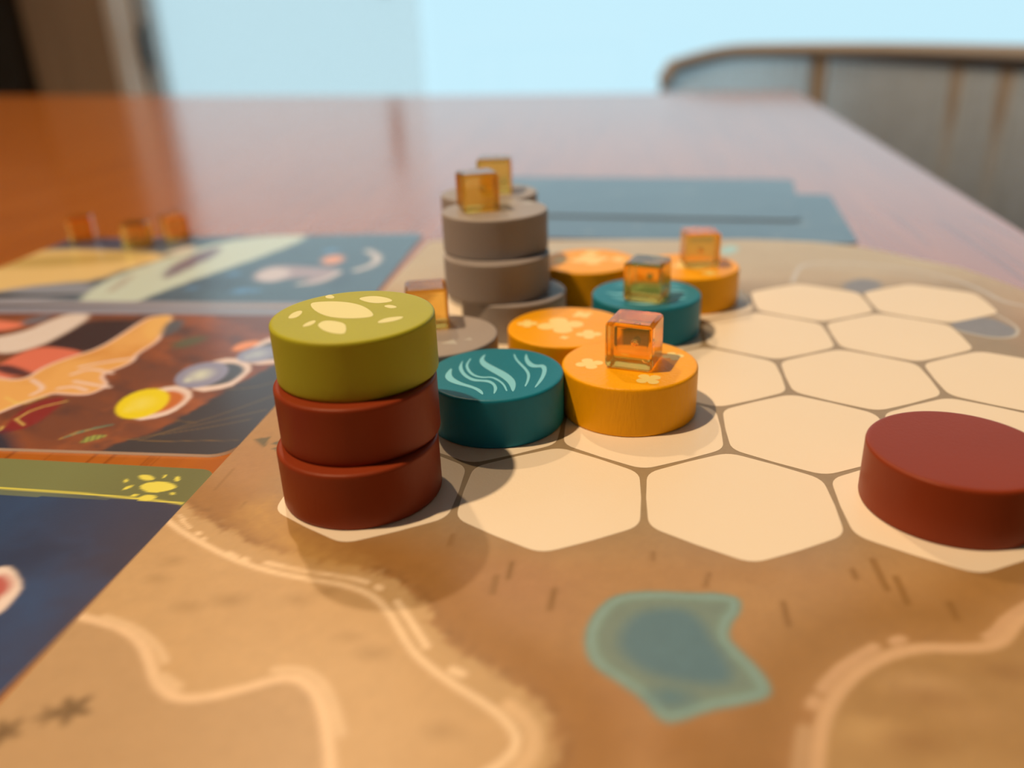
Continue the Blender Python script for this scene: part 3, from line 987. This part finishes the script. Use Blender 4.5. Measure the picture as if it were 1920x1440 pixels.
# tall stack: green on two red-brown
S_LV = [(-1.42, 0.0), (-1.5, 2.1), (-1.6, 4.05)]
G_STACK = 'tall green-topped stack at the left'
token('brown', *S_LV[0], 0, 'red-brown wooden token at the bottom of the green-topped stack')
token('brown', *S_LV[1], 1, 'red-brown wooden token in the middle of the green-topped stack')
q5 = lambda pts: [(480 + a / 5.333, 520 + b / 5.333) for a, b in pts]
leafpx = [q5(p) for p in (
    [(540, 260), (620, 245), (800, 240), (960, 255), (1080, 290), (1160, 345), (1180, 395), (1020, 412), (860, 412), (720, 395), (620, 355), (560, 310)],
    [(1015, 212), (1110, 190), (1220, 188), (1330, 210), (1375, 237), (1300, 255), (1190, 262), (1090, 245)],
    [(685, 192), (740, 170), (790, 195), (770, 215), (710, 212)], [(1265, 288), (1340, 272), (1425, 298), (1350, 315)],
    [(312, 415), (350, 365), (420, 335), (468, 335), (450, 375), (390, 410)], [(452, 500), (500, 455), (595, 425), (595, 455), (540, 485)],
    [(615, 470), (680, 432), (780, 436), (890, 460), (905, 520), (885, 572), (760, 560), (680, 535), (630, 500)],
    [(1210, 445), (1300, 405), (1470, 388), (1470, 408), (1380, 440), (1230, 462)])]
token('green', *S_LV[2], 2, 'olive green wooden token with pale leaf print on top of the tall stack', to_local(leafpx, *S_LV[2], 2), 'leaf_print')

# front teal token with wave print
T1 = (14.0, 23.4)
q2 = lambda pts: [(820 + a / 3.84, 640 + b / 3.84) for a, b in pts]
waves = [q2(p) for p in (
    [(108, 188), (75, 215), (52, 250), (70, 282), (120, 305), (200, 325), (270, 345), (328, 390), (332, 370), (310, 345), (250, 320), (180, 300), (120, 268), (100, 240)],
    [(188, 132), (160, 170), (153, 200), (175, 238), (210, 267), (260, 290), (330, 290), (385, 302), (410, 330), (402, 390), (428, 355), (432, 330), (410, 298), (370, 278), (310, 277), (250, 267), (203, 235), (182, 200), (178, 165)],
    [(355, 90), (320, 108), (300, 140), (315, 172), (360, 203), (420, 237), (480, 272), (520, 312), (540, 370), (560, 345), (567, 300), (545, 262), (490, 222), (430, 192), (370, 162), (336, 138), (336, 115)],
    [(642, 82), (626, 120), (638, 160), (668, 186), (710, 190), (745, 186), (758, 203), (752, 240), (732, 280), (695, 338), (715, 328), (760, 280), (787, 225), (787, 183), (762, 166), (715, 171), (682, 158), (654, 130)])]


def thin(pts, w):
    q = [np.array(P2(a, b, TH)) - T1 for a, b in q2(pts)]
    q = chaikin(q, 2, False)
    n = len(q)
    return [p * MM for p in stroke(q, [w * (0.35 + 0.65 * math.sin(math.pi * (k + .5) / n)) for k in range(n)])]


wave_local = to_local(waves, *T1, 0) + [thin([(240, 125), (215, 160), (212, 185), (232, 222), (270, 250), (330, 262), (390, 257), (440, 280), (480, 312), (500, 358)], 0.55),
                                        thin([(553, 93), (566, 130), (600, 165), (640, 205), (660, 240), (652, 285), (632, 325)], 0.5)]
token('teal', *T1, 0, 'teal wooden token with pale wave print beside the tall stack, no cube', wave_local, 'wave_print')

# front yellow token (under the sharpest cube)
YG = 'yellow tokens'
Y1 = (35.3, 28.6)
token('yellow', *Y1, 0, 'yellow wooden token nearest the camera, with a sharp amber cube on it',
      [clover(*(np.array(P2(1105, 682, TH)) - Y1), 2.3, 0.3), clover(*(np.array(P2(1216, 711, TH)) - Y1), 2.1, 0.6), clover(0.5, 2.5, 4.2, 0.4), clover(*(np.array(P2(1262, 668, TH)) - Y1), 1.8, 0.2)], 'clover_print')
Y2 = (23.9, 46.0)
token('yellow', *Y2, 0, 'yellow wooden token with clover print and no cube, behind the front teal token',
      [clover(*(np.array(P2(1051, 610, TH)) - Y2), 4.3, 0.25), clover(*(np.array(P2(989, 607, TH)) - Y2), 1.9, 0.1), clover(*(np.array(P2(1092, 590, TH)) - Y2), 2.0, 0.5),
       clover(*(np.array(P2(1104, 627, TH)) - Y2), 2.3, 0.1), clover(*(np.array(P2(1058, 633, TH)) - Y2), 0.9, 0.3)], 'clover_print')
T2 = (38.5, 66.5)
token('teal', *T2, 0, 'teal wooden token with an amber cube, in front of the far right yellow token', wave_local, 'wave_print', rot=math.radians(68))
Y3 = (48.3, 87.2)
token('yellow', *Y3, 0, 'yellow wooden token with an amber cube, at the far right', [clover(-6.0, 0.5, 2.6, 0.2), clover(0.5, 0.5, 4.2, 0.5), clover(4, -6, 1.8, 0)], 'clover_print')
Y4 = (25.5, 91.5)
token('yellow', *Y4, 0, 'yellow wooden token with no cube, just right of the grey stack',
      [clover(0.3, 0.8, 4.4, 0.3), clover(7.0, 1.0, 2.2, 0.1), clover(0.5, 7.0, 2.0, 0.4), clover(-6.5, 0, 2.0, 0.2)], 'clover_print')
# grey tokens
GS = (0.7, 40.8)
tri = lambda cx, cy, s: [np.array(p) * MM for p in ((cx - s, cy - s * .6), (cx + s, cy - s * .7), (cx + .2 * s, cy + s))]
token('grey', *GS, 0, 'single grey wooden token with an amber cube, just behind the green-topped stack', [tri(3.2, -4.0, 1.5), tri(0.2, -5.2, 1.0), tri(6.2, -2.4, 0.8), tri(-4, 2, 1.6)], 'mountain_print')
GF = [(11.0, 68.0), (7.7, 68.6), (7.15, 71.7)]
token('grey', *GF[0], 0, 'grey wooden token at the bottom of the front grey stack, sticking out to the right')
token('grey', *GF[1], 1, 'grey wooden token in the middle of the front grey stack')
token('grey', *GF[2], 2, 'grey wooden token on top of the front grey stack', [tri(6.2, 6.0, 1.6), tri(3, 7.0, 1.0)], 'mountain_print')
GR = (3.0, 90.3)
token('grey', GR[0], GR[1], 0, 'grey wooden token at the bottom of the rear grey stack')
token('grey', GR[0] + .4, GR[1] - .3, 1, 'grey wooden token in the middle of the rear grey stack')
token('grey', GR[0], GR[1], 2, 'grey wooden token on top of the rear grey stack')
# lone red-brown token
token('brown', 76.7, 1.9, 0, 'lone red-brown wooden token at the right edge of the picture')

# ================================================================== amber cubes
CS = 7.7 * MM
m_cube = bpy.data.materials.new('amber_acrylic'); m_cube.use_nodes = True
nt = m_cube.node_tree
b = nt.nodes['Principled BSDF']
b.inputs['Base Color'].default_value = (1.0, 0.62, 0.14, 1)
b.inputs['Roughness'].default_value = 0.0
b.inputs['IOR'].default_value = 1.49
b.inputs['Transmission Weight'].default_value = 1.0
tr = nt.nodes.new('ShaderNodeBsdfTransparent'); tr.inputs[0].default_value = (1.0, 0.68, 0.22, 1)
mx = nt.nodes.new('ShaderNodeMixShader'); mx.inputs[0].default_value = 0.14
out = nt.nodes['Material Output']
nt.links.new(b.outputs[0], mx.inputs[1]); nt.links.new(tr.outputs[0], mx.inputs[2])
tl = nt.nodes.new('ShaderNodeBsdfTranslucent'); tl.inputs[0].default_value = (1.0, 0.55, 0.06, 1)
mx2 = nt.nodes.new('ShaderNodeMixShader'); mx2.inputs[0].default_value = 0.07
nt.links.new(mx.outputs[0], mx2.inputs[1]); nt.links.new(tl.outputs[0], mx2.inputs[2]); nt.links.new(mx2.outputs[0], out.inputs[0])
m_bub = bpy.data.materials.new('air_bubble'); m_bub.use_nodes = True
bb = m_bub.node_tree.nodes['Principled BSDF']
bb.inputs['Base Color'].default_value = (1, 0.85, 0.6, 1); bb.inputs['Roughness'].default_value = 0.02
bb.inputs['IOR'].default_value = 1.49; bb.inputs['Transmission Weight'].default_value = 1.0

bm = bmesh.new()
box_bm(bm, -CS / 2, CS / 2, -CS / 2, CS / 2, 0, CS)
bmesh.ops.bevel(bm, geom=bm.edges[:], offset=0.75 * MM, segments=4, affect='EDGES', profile=0.5)
cube_me = bpy.data.meshes.new('cube_body'); bm.to_mesh(cube_me); bm.free()
cube_me.materials.append(m_cube)
bm = bmesh.new()
bmesh.ops.create_uvsphere(bm, u_segments=20, v_segments=12, radius=0.62 * MM)
bmesh.ops.reverse_faces(bm, faces=bm.faces[:])
bub_me = bpy.data.meshes.new('air_bubble'); bm.to_mesh(bub_me); bm.free()
bub_me.materials.append(m_bub)
for me_ in (cube_me, bub_me):
    me_.polygons.foreach_set('use_smooth', [True] * len(me_.polygons))
# keep the six faces flat: weight the shading normals by face area
bm = bmesh.new(); bm.from_mesh(cube_me); bm.normal_update()
vn = []
for v in bm.verts:
    big = max(v.link_faces, key=lambda f: f.calc_area())
    vn.append(tuple(big.normal) if big.calc_area() > (CS * .5) ** 2 else tuple(v.normal))
bm.free()
cube_me.normals_split_custom_set_from_vertices(vn)


def cube(x, y, z, rotz, label, group, bubble=(0, 0, 0.52)):
    t = empty('amber_cube', (x * MM, y * MM, z + EPS * 1.5), rotz)
    body = link('cube_body', cube_me, None, t)
    link('air_bubble', bub_me, None, t, (bubble[0] * CS, bubble[1] * CS, bubble[2] * CS))
    return tag(t, label, 'cube', group)


def cube_from(p_bl, p_br, z):
    """centre and heading from the two near bottom corners as seen in the photograph"""
    a = np.array(P2(*p_bl, z)); c = np.array(P2(*p_br, z))
    d = (c - a) / np.linalg.norm(c - a)
    mid = (a + c) / 2 + np.array([-d[1], d[0]]) * CS / MM / 2
    return mid[0], mid[1], math.atan2(d[1], d[0])


def put_cube(p_bl, p_br, level, label, bubble):
    x, y, r = cube_from(p_bl, p_br, level * TH)
    return cube(x, y, level * TH, r, label, 'amber cubes on the tokens', bubble)


put_cube((1133, 690), (1219, 701), 1, 'sharp amber acrylic cube on the nearest yellow token', (0.06, 0.0, 0.5))
put_cube((1165, 564), (1239, 572), 1, 'amber acrylic cube on the rear teal token', (0.1, 0.1, 0.6))
put_cube((1287, 505), (1348, 503), 1, 'amber acrylic cube on the far right yellow token', (0.0, 0.05, 0.45))
put_cube((872, 402), (938, 396), 3, 'amber acrylic cube on top of the front grey stack', (0.1, 0.05, 0.55))
put_cube((893, 366), (962, 364), 3, 'amber acrylic cube on top of the rear grey stack', (0.0, 0.1, 0.5))
put_cube((771, 623), (838, 618), 1, 'amber acrylic cube half hidden behind the green token', (-0.1, 0.0, 0.5))
for (px, py, r, lab) in ((146, 455, 0.5, 'amber cube on the slate blue card, leftmost of three'), (250, 467, 0.25, 'amber cube on the slate blue card, middle and nearest of three'),
                         (322, 451, 0.7, 'amber cube on the slate blue card, rightmost of three')):
    x, y = P2(px, py, CZ)
    cube(x, y + 3.5, CZ, r, lab, 'amber cubes on the slate blue card')

# ================================================================== face-down cards behind the board
a = P2(1612, 457, CZ); bq = P2(1030, 446, CZ)
ang = math.atan2(a[1] - bq[1], a[0] - bq[0])
dark_card((a[0], a[1], ang), 'slate grey face-down card lying lower and nearer, just behind the board', TABLE_Z, 0.4)
z2 = TABLE_Z + 0.00045
a = P2(1503, 411, z2 + .0006); bq = P2(960, 400, z2 + .0006)
ang = math.atan2(a[1] - bq[1], a[0] - bq[0])
dark_card((a[0], a[1], ang), 'slate grey face-down card lying on top of another, farther back', z2, 0.4)

# ================================================================== chair
m_chair = mat('beige_brown_wood', (0.33, 0.32, 0.32), 0.5, noise=(12, 0.2), stretch=(1, 1, 8))
m_cord = mat('grey_paper_cord', (0.27, 0.36, 0.50), 0.75, noise=(60, 0.15))
m_seat = mat('woven_seat', (0.40, 0.36, 0.30), 0.8, noise=(150, 0.3), bump=(400, 0.4))
ch = empty('dining_chair', (0.179, 0.652, FLOOR_Z), math.radians(19))
tag(ch, 'chair with a curved corded backrest and beige wooden rail beside the table corner', 'chair')
HZ = -FLOOR_Z + 0.022        # rail height above the floor
AU, AV, NE = 0.165, 0.310, 2.5


def arc(t):
    c, s = math.cos(t), math.sin(t)
    return (AU * math.copysign(abs(c) ** (2 / NE), c), AV * math.copysign(abs(s) ** (2 / NE), s))


rail, TS = [], np.linspace(-math.pi / 2 + 0.002, math.pi / 2 - 0.002, 97)
for t in TS:
    x, y = arc(t)
    rail.append((x, y, HZ - 0.014 * max(abs(t) / (math.pi / 2) - 0.72, 0) ** 2 / 0.0784))
for s in (-1, 1):
    ext = [(0.0, s * AV, HZ - 0.018), (-0.008, s * AV * .995, HZ - 0.028), (-0.012, s * AV * .99, HZ - 0.045), (-0.012, s * AV * .99, HZ - 0.12), (-0.01, s * AV * .985, HZ - 0.33)]
    rail = ext[::-1] + rail if s < 0 else rail + ext
bm = bmesh.new(); tube(bm, rail, 0.009, 0.0075, 12)
bm_obj('top_rail', bm, m_chair, ch)
bm = bmesh.new(); tube(bm, [(x, y, HZ - 0.30) for x, y, z in rail if z > HZ - 0.03], 0.010, 0.010, 10)
bm_obj('lower_rail', bm, m_chair, ch)
# cords between the rails: even spacing along the curve
pts = np.array([(x, y) for x, y, z in rail if z > HZ - 0.03])
pz = np.array([z for x, y, z in rail if z > HZ - 0.03])
cum = np.concatenate([[0], np.cumsum(np.linalg.norm(np.diff(pts, axis=0), axis=1))])
bm = bmesh.new()
nc = int(cum[-1] / 0.0031)
for k in range(nc + 1):
    s = cum[-1] * k / nc
    x = float(np.interp(s, cum, pts[:, 0])); y = float(np.interp(s, cum, pts[:, 1]))
    jit = 0.0003 * math.sin(k * 1.7)
    zt = float(np.interp(s, cum, pz)) - 0.004
    tube(bm, [(x + jit, y, HZ - 0.30), (x, y + jit, zt)], 0.0011, 0.0011, 6)
cords = bm_obj('cord_panel', bm, m_cord, ch)
cords['kind'] = 'stuff'
cords['label'] = 'pale grey vertical cords of the backrest'
m_band = mat('dark_band_brown', (0.17, 0.155, 0.145), 0.5)  # bars added for the dark bands of background seen through the cords
for fr in (0.22, 0.47, 0.545, 0.78):
    s = cum[-1] * fr
    x = float(np.interp(s, cum, pts[:, 0])); y = float(np.interp(s, cum, pts[:, 1]))
    bm = bmesh.new(); tube(bm, [(x + .006, y, HZ - 0.31), (x + .006, y, HZ - 0.15), (x + .004, y, HZ - 0.002)], 0.017, 0.006, 10)
    bm_obj('dark_band_bar', bm, m_band, ch)
bm = bmesh.new()
loop = [(x * .96 - .01, y * .95) for x, y in pts] + [(-0.24, 0.19), (-0.27, 0.1), (-0.27, -0.1), (-0.24, -0.19)]
t_ = [bm.verts.new((x, y, 0.45)) for x, y in loop]; b_ = [bm.verts.new((x, y, 0.41)) for x, y in loop]
bm.faces.new(t_); bm.faces.new(b_[::-1])
for i in range(len(loop)):
    j = (i + 1) % len(loop)
    bm.faces.new((t_[i], b_[i], b_[j], t_[j]))
bm_obj('seat', bm, m_seat, ch, False)
for x, y in ((0.12, 0.15), (0.12, -0.15), (-0.22, 0.16), (-0.22, -0.16)):
    bm = bmesh.new(); tube(bm, [(x * 1.1, y * 1.1, 0), (x * 1.04, y * 1.04, 0.2), (x, y, 0.412)], 0.014, 0.014, 12)
    bm_obj('leg', bm, m_chair, ch)
